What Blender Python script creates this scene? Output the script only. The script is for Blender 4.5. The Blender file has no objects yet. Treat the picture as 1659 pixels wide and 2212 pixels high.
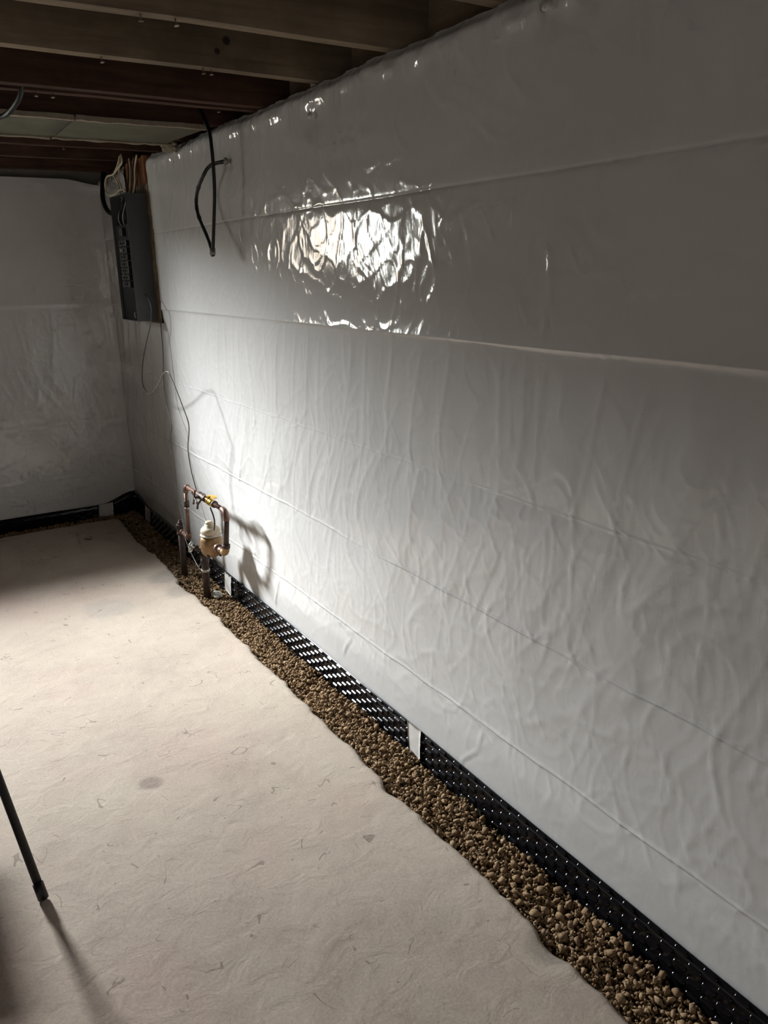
import bpy, bmesh, math, random
import numpy as np
from mathutils import Vector, Matrix

random.seed(7)
rng = np.random.default_rng(11)
SC = bpy.context.scene
COL = SC.collection

# ------------------------------------------------------------------ camera
cam_d = bpy.data.cameras.new('camera')
cam = bpy.data.objects.new('camera', cam_d)
COL.objects.link(cam)
RX = Vector((0.849931, -0.526641, -0.016303))
DN = Vector((-0.167054, -0.239999, -0.956291))
FW = Vector((0.499709, 0.815506, -0.29196))
m = Matrix((RX, -DN, -FW)).transposed().to_4x4()
m.translation = Vector((0, 0, 1.5))
cam.matrix_world = m
cam_d.sensor_fit = 'HORIZONTAL'
cam_d.sensor_width = 36.0
cam_d.lens = 36.0 * 1720.0 / 1659.0
cam_d.clip_start = 0.02
SC.camera = cam

# ------------------------------------------------------------------ view, world, daylight, fill
SC.view_settings.view_transform = 'Standard'
SC.view_settings.look = 'None'
SC.view_settings.exposure = 0.0
SC.view_settings.gamma = 1.0
SC.view_settings.use_curve_mapping = False
try:
    SC.cycles.use_denoising = True
    SC.cycles.max_bounces = 5
    SC.cycles.diffuse_bounces = 3
    SC.cycles.glossy_bounces = 2
    SC.cycles.use_adaptive_sampling = True
    SC.cycles.adaptive_threshold = 0.07
    SC.cycles.adaptive_min_samples = 12
except Exception:
    pass
world = bpy.data.worlds.new('world')
SC.world = world
world.use_nodes = True
bgn = world.node_tree.nodes['Background']
bgn.inputs[0].default_value = (0.75, 0.85, 1.0, 1)
bgn.inputs[1].default_value = 0.4


def area_light(name, loc, aim, sx, sy, power, color, spread=180):
    d = bpy.data.lights.new(name, 'AREA')
    d.shape = 'RECTANGLE'
    d.size, d.size_y = sx, sy
    d.energy = power
    d.color = color
    d.spread = math.radians(spread)
    o = bpy.data.objects.new(name, d)
    COL.objects.link(o)
    o.location = loc
    o.rotation_euler = (Vector(aim) - Vector(loc)).to_track_quat('-Z', 'Y').to_euler()
    return o


# high daylight slanting down through the basement window, and the duller view at eye level in the same window
area_light('window_skylight', (-0.62, 6.10, 2.25), (1.38, 2.35, 0.82), 0.46, 0.48, 385, (0.96, 0.99, 1.0), 110)
area_light('window_daylight', (-0.74, 5.62, 1.70), (-0.1, 2.0, 1.64), 0.32, 0.40, 9.0, (0.97, 1.0, 0.93), 180)
area_light('window_ground_glow', (-0.42, 5.62, 1.68), (0.1, 2.0, 1.62), 0.28, 0.40, 3.6, (1.0, 0.86, 0.68), 180)
# added warm fill behind the viewer, entering by an invented opening
area_light('rear_fill', (-1.1, -2.55, 1.05), (0.4, 2.5, 1.1), 0.75, 1.75, 15.0, (1.0, 0.90, 0.80), 180)

# ------------------------------------------------------------------ helpers


def srgb(r, g, b):
    f = lambda c: (c / 255 / 12.92) if c / 255 <= 0.04045 else ((c / 255 + 0.055) / 1.055) ** 2.4
    return (f(r), f(g), f(b), 1)


def tag(o, label=None, cat=None, group=None, kind=None):
    if label: o['label'] = label
    if cat: o['category'] = cat
    if group: o['group'] = group
    if kind: o['kind'] = kind
    return o


def empty(name, loc=(0, 0, 0)):
    o = bpy.data.objects.new(name, None)
    o.empty_display_size = 0.05
    COL.objects.link(o)
    o.location = loc
    return o


def link_mesh(name, me, mat=None, parent=None, smooth=False):
    if mat is not None and not me.materials:
        me.materials.append(mat)
    if smooth:
        me.polygons.foreach_set('use_smooth', np.ones(len(me.polygons), dtype=bool))
    o = bpy.data.objects.new(name, me)
    COL.objects.link(o)
    if parent is not None:
        o.parent = parent
        o.matrix_parent_inverse = Matrix.Translation(-parent.location)
    return o


def mesh_np(name, verts, faces):
    verts = np.asarray(verts, dtype=np.float32)
    faces = np.asarray(faces, dtype=np.int32)
    me = bpy.data.meshes.new(name)
    n, k = faces.shape
    me.vertices.add(len(verts))
    me.vertices.foreach_set('co', verts.ravel())
    me.loops.add(n * k)
    me.loops.foreach_set('vertex_index', faces.ravel())
    me.polygons.add(n)
    me.polygons.foreach_set('loop_start', np.arange(0, n * k, k, dtype=np.int32))
    me.polygons.foreach_set('loop_total', np.full(n, k, dtype=np.int32))
    me.update(calc_edges=True)
    me.validate()
    return me


def grid_faces(nu, nv):
    i = np.arange(nu - 1)[:, None]
    j = np.arange(nv - 1)[None, :]
    a = i * nv + j
    return np.stack([a, a + nv, a + nv + 1, a + 1], -1).reshape(-1, 4)


def bm_mesh(name, bm):
    me = bpy.data.meshes.new(name)
    bm.normal_update()
    bm.to_mesh(me)
    bm.free()
    return me


def bm_box(bm, x0, x1, y0, y1, z0, z1, bevel=0.0):
    r = bmesh.ops.create_cube(bm, size=1)
    vs = r['verts']
    for v in vs:
        v.co = Vector(((x0 + x1) / 2 + v.co.x * (x1 - x0), (y0 + y1) / 2 + v.co.y * (y1 - y0), (z0 + z1) / 2 + v.co.z * (z1 - z0)))
    if bevel > 0:
        es = list({e for v in vs for e in v.link_edges})
        bmesh.ops.bevel(bm, geom=es, offset=bevel, segments=2, affect='EDGES', profile=0.6)


def box(name, x0, x1, y0, y1, z0, z1, mat, parent=None, bevel=0.0):
    bm = bmesh.new()
    bm_box(bm, x0, x1, y0, y1, z0, z1, bevel)
    return link_mesh(name, bm_mesh(name, bm), mat, parent)


def catmull(pts, n=6):
    P = [Vector(p) for p in pts]
    if len(P) < 3: return P
    P = [2 * P[0] - P[1]] + P + [2 * P[-1] - P[-2]]
    out = []
    for i in range(1, len(P) - 2):
        a, b, c, d = P[i - 1], P[i], P[i + 1], P[i + 2]
        for k in range(n):
            t = k / n
            out.append(0.5 * ((2 * b) + (c - a) * t + (2 * a - 5 * b + 4 * c - d) * t * t + (3 * b - a - 3 * c + d) * t ** 3))
    out.append(P[-2])
    return out


def sweep(bm, pts, rad, sides=8, cap=True):
    """tube through pts; rad a number or one per point"""
    P = [Vector(p) for p in pts]
    n = len(P)
    R = [rad] * n if not hasattr(rad, '__len__') else list(rad)
    T = []
    for i in range(n):
        t = P[min(i + 1, n - 1)] - P[max(i - 1, 0)]
        T.append(t.normalized() if t.length > 1e-9 else (T[-1] if T else Vector((0, 0, 1))))
    up = Vector((0, 0, 1)) if abs(T[0].z) < 0.9 else Vector((1, 0, 0))
    N = (up - T[0] * up.dot(T[0])).normalized()
    rings = []
    for i in range(n):
        N = (N - T[i] * N.dot(T[i])).normalized()
        B = T[i].cross(N)
        rings.append([bm.verts.new(P[i] + (N * math.cos(2 * math.pi * k / sides) + B * math.sin(2 * math.pi * k / sides)) * R[i]) for k in range(sides)])
    for i in range(n - 1):
        for k in range(sides):
            f = bm.faces.new((rings[i][k], rings[i][(k + 1) % sides], rings[i + 1][(k + 1) % sides], rings[i + 1][k]))
            f.smooth = True
    if cap:
        bm.faces.new(list(reversed(rings[0])))
        bm.faces.new(rings[-1])


def tube(name, pts, rad, mat, parent=None, sides=8, smooth=0):
    bm = bmesh.new()
    sweep(bm, catmull(pts, smooth) if smooth else pts, rad, sides)
    return link_mesh(name, bm_mesh(name, bm), mat, parent)


def lathe(bm, centre, axis, prof, seg=24):
    """prof: list of (r, h) along axis from centre"""
    c = Vector(centre)
    a = Vector(axis).normalized()
    u = a.orthogonal().normalized()
    w = a.cross(u)
    rings = []
    for r, h in prof:
        rings.append([bm.verts.new(c + a * h + (u * math.cos(2 * math.pi * k / seg) + w * math.sin(2 * math.pi * k / seg)) * max(r, 1e-4)) for k in range(seg)])
    for i in range(len(rings) - 1):
        for k in range(seg):
            f = bm.faces.new((rings[i][k], rings[i][(k + 1) % seg], rings[i + 1][(k + 1) % seg], rings[i + 1][k]))
            f.smooth = True
    bm.faces.new(list(reversed(rings[0])))
    bm.faces.new(rings[-1])


def lathe_obj(name, centre, axis, prof, mat, parent=None, seg=24):
    bm = bmesh.new()
    lathe(bm, centre, axis, prof, seg)
    bmesh.ops.recalc_face_normals(bm, faces=bm.faces)
    return link_mesh(name, bm_mesh(name, bm), mat, parent)


# numpy gradient noise
_perm = np.random.default_rng(3).permutation(512)
_perm = np.concatenate([_perm, _perm, _perm])
_ang = np.random.default_rng(4).uniform(0, 2 * np.pi, 512)
_gx, _gy = np.cos(_ang), np.sin(_ang)


def noise2(x, y, seed=0):
    x = np.asarray(x, float) + seed * 17.31
    y = np.asarray(y, float) + seed * 9.77
    xi = np.floor(x).astype(int)
    yi = np.floor(y).astype(int)
    xf, yf = x - xi, y - yi
    u = xf ** 3 * (xf * (xf * 6 - 15) + 10)
    v = yf ** 3 * (yf * (yf * 6 - 15) + 10)

    def g(ix, iy, dx, dy):
        h = _perm[(_perm[ix & 511] + iy) & 511] & 511
        return _gx[h] * dx + _gy[h] * dy
    n00 = g(xi, yi, xf, yf)
    n10 = g(xi + 1, yi, xf - 1, yf)
    n01 = g(xi, yi + 1, xf, yf - 1)
    n11 = g(xi + 1, yi + 1, xf - 1, yf - 1)
    return 1.5 * ((n00 * (1 - u) + n10 * u) * (1 - v) + (n01 * (1 - u) + n11 * u) * v)


def fbm(x, y, seed=0, oct=3):
    s, a = 0, 1.0
    for k in range(oct):
        s = s + a * noise2(x * 2 ** k, y * 2 ** k, seed + k)
        a *= 0.5
    return s


def ridge(x, y, seed=0, k=6.0):
    """thin crisp crease lines"""
    return np.clip(1 - np.abs(noise2(x, y, seed)) * k, 0, 1) ** 2


def sstep(a, b, x):
    t = np.clip((x - a) / (b - a), 0, 1)
    return t * t * (3 - 2 * t)


# ------------------------------------------------------------------ materials


class NT:
    def __init__(self, name):
        self.mat = bpy.data.materials.new(name)
        self.mat.use_nodes = True
        self.t = self.mat.node_tree
        self.b = self.t.nodes['Principled BSDF']
        self.out = self.t.nodes['Material Output']

    def n(self, typ, **kw):
        o = self.t.nodes.new(typ)
        for k, v in kw.items():
            if hasattr(o, k):
                setattr(o, k, v)
            else:
                o.inputs[k.replace('_', ' ')].default_value = v
        return o

    def l(self, a, b):
        self.t.links.new(a, b)

    def noise(self, vec, scale, detail=3, rough=0.5, dist=0.0):
        o = self.n('ShaderNodeTexNoise')
        o.inputs['Scale'].default_value = scale
        o.inputs['Detail'].default_value = detail
        o.inputs['Roughness'].default_value = rough
        o.inputs['Distortion'].default_value = dist
        self.l(vec, o.inputs['Vector'])
        return o.outputs['Fac']

    def mapping(self, vec, scale=(1, 1, 1), loc=(0, 0, 0), rot=(0, 0, 0)):
        o = self.n('ShaderNodeMapping')
        o.inputs['Scale'].default_value = scale
        o.inputs['Location'].default_value = loc
        o.inputs['Rotation'].default_value = rot
        self.l(vec, o.inputs['Vector'])
        return o.outputs[0]

    def pos(self):
        return self.n('ShaderNodeNewGeometry').outputs['Position']

    def ramp(self, fac, stops):
        o = self.n('ShaderNodeValToRGB')
        e = o.color_ramp.elements
        while len(e) > 1: e.remove(e[-1])
        e[0].position, e[0].color = stops[0]
        for p, c in stops[1:]:
            x = e.new(p)
            x.color = c
        self.l(fac, o.inputs[0])
        return o.outputs[0]

    def math(self, op, a, b=None, clamp=False):
        o = self.n('ShaderNodeMath', operation=op)
        o.use_clamp = clamp
        for i, v in enumerate((a, b)):
            if v is None: continue
            if hasattr(v, 'links') or hasattr(v, 'is_linked'):
                self.l(v, o.inputs[i])
            else:
                o.inputs[i].default_value = v
        return o.outputs[0]

    def mix(self, fac, a, b, blend='MIX'):
        o = self.n('ShaderNodeMix', data_type='RGBA', blend_type=blend)
        for s, v in ((o.inputs[0], fac), (o.inputs[6], a), (o.inputs[7], b)):
            if hasattr(v, 'is_linked'):
                self.l(v, s)
            else:
                s.default_value = v
        return o.outputs[2]

    def bump(self, h, strength, dist, normal=None):
        o = self.n('ShaderNodeBump')
        o.inputs['Strength'].default_value = strength
        o.inputs['Distance'].default_value = dist
        self.l(h, o.inputs['Height'])
        if normal is not None: self.l(normal, o.inputs['Normal'])
        return o.outputs[0]

    def spot(self, p, centre, radius, nvec=None, warp=0.0):
        """soft blob of 1 at centre falling to 0 at radius"""
        d = self.n('ShaderNodeVectorMath', operation='DISTANCE')
        self.l(p, d.inputs[0])
        d.inputs[1].default_value = centre
        v = d.outputs['Value']
        if nvec is not None:
            v = self.math('ADD', v, self.math('MULTIPLY', self.math('SUBTRACT', nvec, 0.5), warp))
        o = self.n('ShaderNodeMapRange', interpolation_type='SMOOTHSTEP')
        o.inputs['From Min'].default_value = radius
        o.inputs['From Max'].default_value = radius * 0.45
        self.l(v, o.inputs['Value'])
        return o.outputs['Result']

    def set(self, **kw):
        for k, v in kw.items():
            s = self.b.inputs[k.replace('_', ' ')]
            if hasattr(v, 'is_linked'):
                self.l(v, s)
            else:
                s.default_value = v
        return self


def simple_mat(name, c, rough=0.5, metal=0.0, var=0.25, scale=30, bump=0.0, spec=0.5):
    t = NT(name)
    tc = t.n('ShaderNodeTexCoord').outputs['Object']
    f = t.noise(tc, scale, 4, 0.6)
    dark = tuple(x * (1 - var) for x in c[:3]) + (1,)
    lite = tuple(min(1, x * (1 + var)) for x in c[:3]) + (1,)
    t.set(Base_Color=t.ramp(f, [(0.3, dark), (0.7, lite)]), Roughness=rough, Metallic=metal)
    t.b.inputs['Specular IOR Level'].default_value = spec
    if bump:
        t.set(Normal=t.bump(f, 0.5, bump))
    return t.mat


def mat_sheet():
    t = NT('white_poly_sheet')
    p = t.pos()
    f1 = t.noise(p, 2.2, 4, 0.55)
    col = t.ramp(f1, [(0.3, (0.63, 0.625, 0.615, 1)), (0.7, (0.69, 0.688, 0.68, 1))])
    fine = t.noise(t.mapping(p, (1, 1, 0.55)), 34, 3, 0.6, 0.6)
    med = t.noise(t.mapping(p, (1, 1, 0.4)), 9, 3, 0.5, 1.0)
    n1 = t.bump(med, 0.12, 0.010)
    n2 = t.bump(fine, 0.16, 0.003, n1)
    t.set(Base_Color=col, Roughness=0.085, Normal=n2)
    t.b.inputs['Specular IOR Level'].default_value = 0.5
    return t.mat


def mat_concrete():
    t = NT('dusty_concrete')
    p = t.pos()
    big = t.noise(p, 1.3, 4, 0.55, 0.4)
    mid = t.noise(p, 6.5, 5, 0.6, 0.8)
    fine = t.noise(p, 140, 3, 0.6)
    base = t.ramp(big, [(0.28, srgb(164, 149, 137)), (0.5, srgb(180, 165, 151)), (0.72, srgb(186, 173, 157))])
    base = t.mix(t.ramp(mid, [(0.35, (0, 0, 0, 1)), (0.75, (0.55, 0.55, 0.55, 1))]), base, srgb(198, 187, 170))
    pink = t.noise(t.mapping(p, (1, 1, 1), (3, 7, 0)), 1.7, 3, 0.5)
    base = t.mix(t.math('MULTIPLY', t.ramp(pink, [(0.5, (0, 0, 0, 1)), (0.7, (1, 1, 1, 1))]), 0.35), base, srgb(184, 152, 144))
    # stains
    wob = t.noise(p, 9, 3, 0.6)
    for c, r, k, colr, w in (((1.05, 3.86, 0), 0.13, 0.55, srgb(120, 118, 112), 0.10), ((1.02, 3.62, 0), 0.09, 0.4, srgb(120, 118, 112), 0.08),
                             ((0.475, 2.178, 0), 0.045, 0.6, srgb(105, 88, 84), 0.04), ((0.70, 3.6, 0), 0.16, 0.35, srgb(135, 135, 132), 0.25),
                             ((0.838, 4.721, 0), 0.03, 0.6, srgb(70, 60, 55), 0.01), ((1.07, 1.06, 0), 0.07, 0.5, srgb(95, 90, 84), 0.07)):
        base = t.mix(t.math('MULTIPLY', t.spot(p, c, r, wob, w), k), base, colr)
    # scuffs: thin wandering lines, kept only in patches
    sn = t.noise(t.mapping(p, (1, 1, 1), (1.3, 5.1, 0)), 3.2, 2, 0.45, 1.6)
    line = t.math('LESS_THAN', t.math('ABSOLUTE', t.math('SUBTRACT', sn, 0.5)), 0.0035)
    keep = t.math('GREATER_THAN', t.noise(t.mapping(p, (1, 1, 1), (8, 2, 0)), 8.5, 2, 0.5), 0.60)
    scuff = t.math('MULTIPLY', line, keep)
    sn2 = t.noise(t.mapping(p, (1, 1, 1), (4.7, 0.4, 0)), 5.5, 2, 0.5, 0.8)
    line2 = t.math('LESS_THAN', t.math('ABSOLUTE', t.math('SUBTRACT', sn2, 0.46)), 0.005)
    keep2 = t.math('GREATER_THAN', t.noise(t.mapping(p, (1, 1, 1), (2, 9, 0)), 11, 2, 0.5), 0.60)
    scuff = t.math('MAXIMUM', scuff, t.math('MULTIPLY', line2, keep2))
    base = t.mix(t.math('MULTIPLY', scuff, 0.6), base, srgb(96, 82, 72))
    pit = t.n('ShaderNodeTexVoronoi')
    pit.inputs['Scale'].default_value = 9
    t.l(t.mapping(p, (1, 1.6, 1)), pit.inputs['Vector'])
    pits = t.math('LESS_THAN', pit.outputs['Distance'], 0.035)
    base = t.mix(t.math('MULTIPLY', pits, 0.6), base, srgb(80, 70, 62))
    base = t.mix(0.18, base, t.ramp(fine, [(0.3, srgb(140, 128, 118)), (0.7, srgb(220, 210, 198))]))
    trowel = t.noise(t.mapping(p, (26, 3.2, 1), (0, 0, 0), (0, 0, 0.5)), 1.6, 4, 0.6, 0.4)
    rel = t.noise(p, 14, 5, 0.6, 0.6)
    n1 = t.bump(rel, 0.5, 0.008)
    n2 = t.bump(trowel, 0.4, 0.003, n1)
    n3 = t.bump(fine, 0.25, 0.0012, n2)
    t.set(Base_Color=base, Roughness=0.85, Normal=n3)
    t.b.inputs['Specular IOR Level'].default_value = 0.25
    return t.mat


def mat_wood(name, a, b, axis='x', scale=1.0):
    t = NT(name)
    p = t.pos()
    s = {'x': (1.2, 14, 14), 'z': (14, 14, 1.2), 'y': (14, 1.2, 14)}[axis]
    g = t.noise(t.mapping(p, s), 2.2 * scale, 5, 0.6, 0.8)
    st = t.noise(p, 3.1, 4, 0.6)
    c = t.ramp(g, [(0.25, a), (0.75, b)])
    c = t.mix(t.ramp(st, [(0.35, (0.7, 0.7, 0.7, 1)), (0.65, (0, 0, 0, 1))]), c, tuple(x * 0.5 for x in a[:3]) + (1,))
    for k in (((0.985, 2.43, 2.135), 0.016), ((1.12, 2.01, 2.19), 0.02), ((0.955, 2.43, 2.105), 0.012)):
        c = t.mix(t.math('MULTIPLY', t.spot(p, k[0], k[1]), 0.85), c, (0.012, 0.006, 0.004, 1))
    t.set(Base_Color=c, Roughness=0.8, Normal=t.bump(g, 0.4, 0.003))
    t.b.inputs['Specular IOR Level'].default_value = 0.25
    return t.mat


def mat_stone():
    t = NT('tan_crushed_stone')
    g = t.n('ShaderNodeNewGeometry')
    oi = t.n('ShaderNodeObjectInfo')
    r = t.math('FRACT', t.math('ADD', g.outputs['Random Per Island'], oi.outputs['Random']))
    c = t.ramp(r, [(0.0, srgb(108, 87, 66)), (0.3, srgb(138, 113, 86)), (0.62, srgb(154, 130, 100)), (0.85, srgb(178, 156, 126)), (1.0, srgb(132, 110, 94))])
    f = t.noise(g.outputs['Position'], 160, 3, 0.6)
    c = t.mix(0.45, c, t.ramp(f, [(0.3, srgb(104, 80, 56)), (0.7, srgb(184, 156, 120))]))
    t.set(Base_Color=c, Roughness=0.9, Normal=t.bump(f, 0.4, 0.0015))
    t.b.inputs['Specular IOR Level'].default_value = 0.2
    return t.mat


M = {}
M['sheet'] = mat_sheet()
M['concrete'] = mat_concrete()
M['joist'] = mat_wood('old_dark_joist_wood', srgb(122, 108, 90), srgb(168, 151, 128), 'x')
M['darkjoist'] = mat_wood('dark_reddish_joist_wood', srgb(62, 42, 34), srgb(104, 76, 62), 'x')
M['sill'] = mat_wood('weathered_sill_wood', srgb(184, 170, 150), srgb(218, 206, 186), 'y')
M['subfloor'] = mat_wood('subfloor_boards', srgb(70, 52, 40), srgb(104, 80, 60), 'y')
M['stud'] = mat_wood('orange_stud_wood', srgb(132, 84, 52), srgb(176, 118, 76), 'z')
M['stone'] = mat_stone()
M['dirt'] = simple_mat('trench_dirt', srgb(96, 76, 54), 0.95, 0, 0.35, 60, 0.004, 0.1)
M['membrane'] = simple_mat('black_dimple_plastic', srgb(19, 19, 22), 0.13, 0, 0.2, 40, 0, 0.5)
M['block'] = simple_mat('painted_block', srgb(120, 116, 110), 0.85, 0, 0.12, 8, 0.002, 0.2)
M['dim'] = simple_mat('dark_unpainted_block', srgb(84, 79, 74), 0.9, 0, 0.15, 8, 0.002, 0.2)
M['tape'] = simple_mat('white_gloss_tape', srgb(214, 212, 208), 0.22, 0, 0.05, 60, 0.0012, 0.5)
M['copper'] = simple_mat('tarnished_copper', srgb(108, 82, 70), 0.45, 0.55, 0.35, 60, 0.0006)
M['iron'] = simple_mat('rusted_iron', srgb(62, 48, 42), 0.6, 0.35, 0.35, 70, 0.001)
M['bronze'] = simple_mat('dull_bronze', srgb(138, 110, 76), 0.48, 0.5, 0.25, 50, 0.0008)
M['brass'] = simple_mat('new_brass', srgb(200, 160, 62), 0.25, 0.9, 0.12, 40)
M['lever'] = simple_mat('yellow_lever', srgb(204, 160, 40), 0.4, 0.3, 0.15, 60)
M['cap'] = simple_mat('limed_meter_cap', srgb(182, 168, 146), 0.55, 0.1, 0.14, 60, 0.001)
M['solder'] = simple_mat('bare_solder', srgb(170, 168, 160), 0.4, 0.7, 0.15, 80)
M['black'] = simple_mat('black_rubber_jacket', srgb(16, 15, 15), 0.55, 0, 0.3, 60)
M['greytape'] = simple_mat('grey_tape', srgb(120, 118, 114), 0.5, 0, 0.1, 60)
M['wire'] = simple_mat('grey_bare_wire', srgb(86, 80, 74), 0.5, 0.2, 0.25, 50)
M['nm'] = simple_mat('cream_cable_sheath', srgb(206, 192, 162), 0.5, 0, 0.1, 40)
M['nmbrown'] = simple_mat('brown_cable_sheath', srgb(96, 64, 44), 0.6, 0, 0.2, 40)
M['panel'] = simple_mat('grey_panel_steel', srgb(72, 75, 77), 0.5, 0.1, 0.08, 12)
M['panelin'] = simple_mat('navy_panel_interior', srgb(12, 16, 23), 0.6, 0.0, 0.25, 20, 0, 0.2)
M['breaker'] = simple_mat('black_breaker', srgb(20, 20, 22), 0.35, 0, 0.2, 60)
M['toggle'] = simple_mat('white_breaker_marking', srgb(170, 170, 165), 0.4, 0, 0.1, 60)
M['board'] = simple_mat('grey_green_board', srgb(104, 103, 90), 0.85, 0, 0.12, 7, 0.001, 0.15)
M['paper'] = simple_mat('torn_cream_paper', srgb(150, 140, 124), 0.85, 0, 0.15, 40, 0.002, 0.15)
M['nail'] = simple_mat('dull_nail', srgb(150, 138, 120), 0.5, 0.5, 0.2, 40)
M['rag'] = simple_mat('white_plastic_scrap', srgb(205, 204, 196), 0.3, 0, 0.08, 40)
M['vinyl'] = simple_mat('white_window_vinyl', srgb(205, 205, 200), 0.4, 0, 0.04, 10)
M['pin'] = simple_mat('white_pin_plastic', srgb(205, 202, 196), 0.3, 0, 0.05, 40)


def mat_glass():
    t = NT('window_glass')
    tr = t.n('ShaderNodeBsdfTransparent')
    gl = t.n('ShaderNodeBsdfGlossy')
    gl.inputs['Roughness'].default_value = 0.02
    mx = t.n('ShaderNodeMixShader')
    mx.inputs[0].default_value = 0.06
    t.l(tr.outputs[0], mx.inputs[1])
    t.l(gl.outputs[0], mx.inputs[2])
    t.l(mx.outputs[0], t.out.inputs['Surface'])
    return t.mat


M['glass'] = mat_glass()

# ------------------------------------------------------------------ room shell
XW = 1.27      # face of the sheet on the long wall
YF = 5.25      # face of the sheet on the end wall
ZT = 2.056      # top of the sheets
WX0, WX1, WZ0, WZ1 = -1.00, 0.10, 1.50, 1.96   # basement window in the end wall, out of the picture on the left


def edge_x(y):
    y = np.asarray(y, float)
    e = 1.088 + 0.010 * fbm(y * 2.2, y * 0 + 0.3, 5, 2) + 0.010 * noise2(y * 9, y * 0 + 0.7, 6) + 0.006 * noise2(y * 27, y * 0 + 1.1, 7)
    e = e - 0.022 * np.exp(-((y - 1.74) / 0.05) ** 2) - 0.016 * np.exp(-((y - 1.06) / 0.06) ** 2) - 0.020 * np.exp(-((y - 3.7) / 0.12) ** 2)
    return e


def edge_y(x):
    x = np.asarray(x, float)
    return 5.06 + 0.012 * noise2(x * 3, x * 0 + 4.2, 8) + 0.006 * noise2(x * 12, x * 0 + 2.2, 9)


# floor slab with broken edges
def build_floor():
    u = np.concatenate([np.linspace(0, 0.62, 40)[:-1], np.linspace(0.62, 1, 130)])
    v = np.concatenate([np.linspace(0, 0.33, 50)[:-1], np.linspace(0.33, 1, 420)])
    U, V = np.meshgrid(u, v, indexing='ij')
    ye = -2.3 + V * (edge_y(-2.4 + U * 3.49) + 2.3)
    x = -2.4 + U * (edge_x(ye) + 2.4)
    z = 0.0016 * fbm(x * 3.5, ye * 3.5, 12, 4)
    near = np.minimum((1 - U) * 3.5, (1 - V) * 7.3)
    z = z - 0.010 * np.exp(-near / 0.006) * (0.4 + np.abs(noise2(x * 22, ye * 22, 14)))
    top = np.stack([x, ye, z], -1).reshape(-1, 3)
    nu, nv = len(u), len(v)
    F = grid_faces(nu, nv)
    ring = [i * nv for i in range(nu)] + [(nu - 1) * nv + j for j in range(1, nv)] + [i * nv + nv - 1 for i in range(nu - 2, -1, -1)] + [j for j in range(nv - 2, 0, -1)]
    ring = np.array(ring)
    low = top[ring].copy()
    low[:, 2] = -0.11
    off = len(top)
    k = np.arange(len(ring))
    k2 = (k + 1) % len(ring)
    S = np.stack([ring[k], off + k, off + k2, ring[k2]], -1)
    me = mesh_np('floor', np.concatenate([top, low]), np.concatenate([F, S]))
    o = link_mesh('floor', me, M['concrete'])
    return tag(o, 'pale dusty concrete slab with a broken edge beside the gravel', kind='structure')


floor = build_floor()
o = box('trench_bed', 0.9, 1.5, -2.3, 5.5, -0.2, -0.06, M['dirt'])
tag(o, 'brown dirt bed under the gravel strip', kind='structure')
o = box('trench_bed', -2.4, 0.9, 4.9, 5.5, -0.2, -0.06, M['dirt'])
tag(o, 'brown dirt bed under the gravel at the end wall', kind='structure')

# walls
o = box('wall_right', XW + 0.03, XW + 0.25, -2.3, YF + 0.03, -0.2, 2.0, M['block'])
tag(o, 'long foundation wall behind the white sheet', kind='structure')
bm = bmesh.new()
bm_box(bm, -2.6, WX0, YF + 0.03, YF + 0.28, -0.2, 2.25)
bm_box(bm, WX1, XW + 0.25, YF + 0.03, YF + 0.28, -0.2, 2.25)
bm_box(bm, WX0, WX1, YF + 0.03, YF + 0.28, -0.2, WZ0)
bm_box(bm, WX0, WX1, YF + 0.03, YF + 0.28, WZ1, 2.25)
o = link_mesh('wall_back', bm_mesh('wall_back', bm), M['block'])
tag(o, 'end foundation wall behind the white sheet', kind='structure')
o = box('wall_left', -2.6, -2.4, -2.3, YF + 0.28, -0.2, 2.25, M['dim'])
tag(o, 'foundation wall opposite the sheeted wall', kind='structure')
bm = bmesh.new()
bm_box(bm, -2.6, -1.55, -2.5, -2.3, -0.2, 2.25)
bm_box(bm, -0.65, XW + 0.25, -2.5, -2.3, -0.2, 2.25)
bm_box(bm, -1.55, -0.65, -2.5, -2.3, 2.0, 2.25)  # header over a made-up opening that lets the rear fill in
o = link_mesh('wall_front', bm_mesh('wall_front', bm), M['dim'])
tag(o, 'foundation wall behind the viewer', kind='structure')

# window in the end wall
w = empty('window_1', ((WX0 + WX1) / 2, YF + 0.2, WZ0))
tag(w, 'white framed basement window high in the end wall', kind='structure')
yw0, yw1 = YF + 0.20, YF + 0.25
for a in ((WX0, WX0 + 0.03, WZ0, WZ1), (WX1 - 0.03, WX1, WZ0, WZ1), (WX0 + 0.03, WX1 - 0.03, WZ0, WZ0 + 0.03), (WX0 + 0.03, WX1 - 0.03, WZ1 - 0.03, WZ1)):
    box('frame_rail', a[0], a[1], yw0, yw1, a[2], a[3], M['vinyl'], w, 0.004)
box('pane', WX0 + 0.03, WX1 - 0.03, yw0 + 0.02, yw0 + 0.025, WZ0 + 0.03, WZ1 - 0.03, M['glass'], w)

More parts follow.
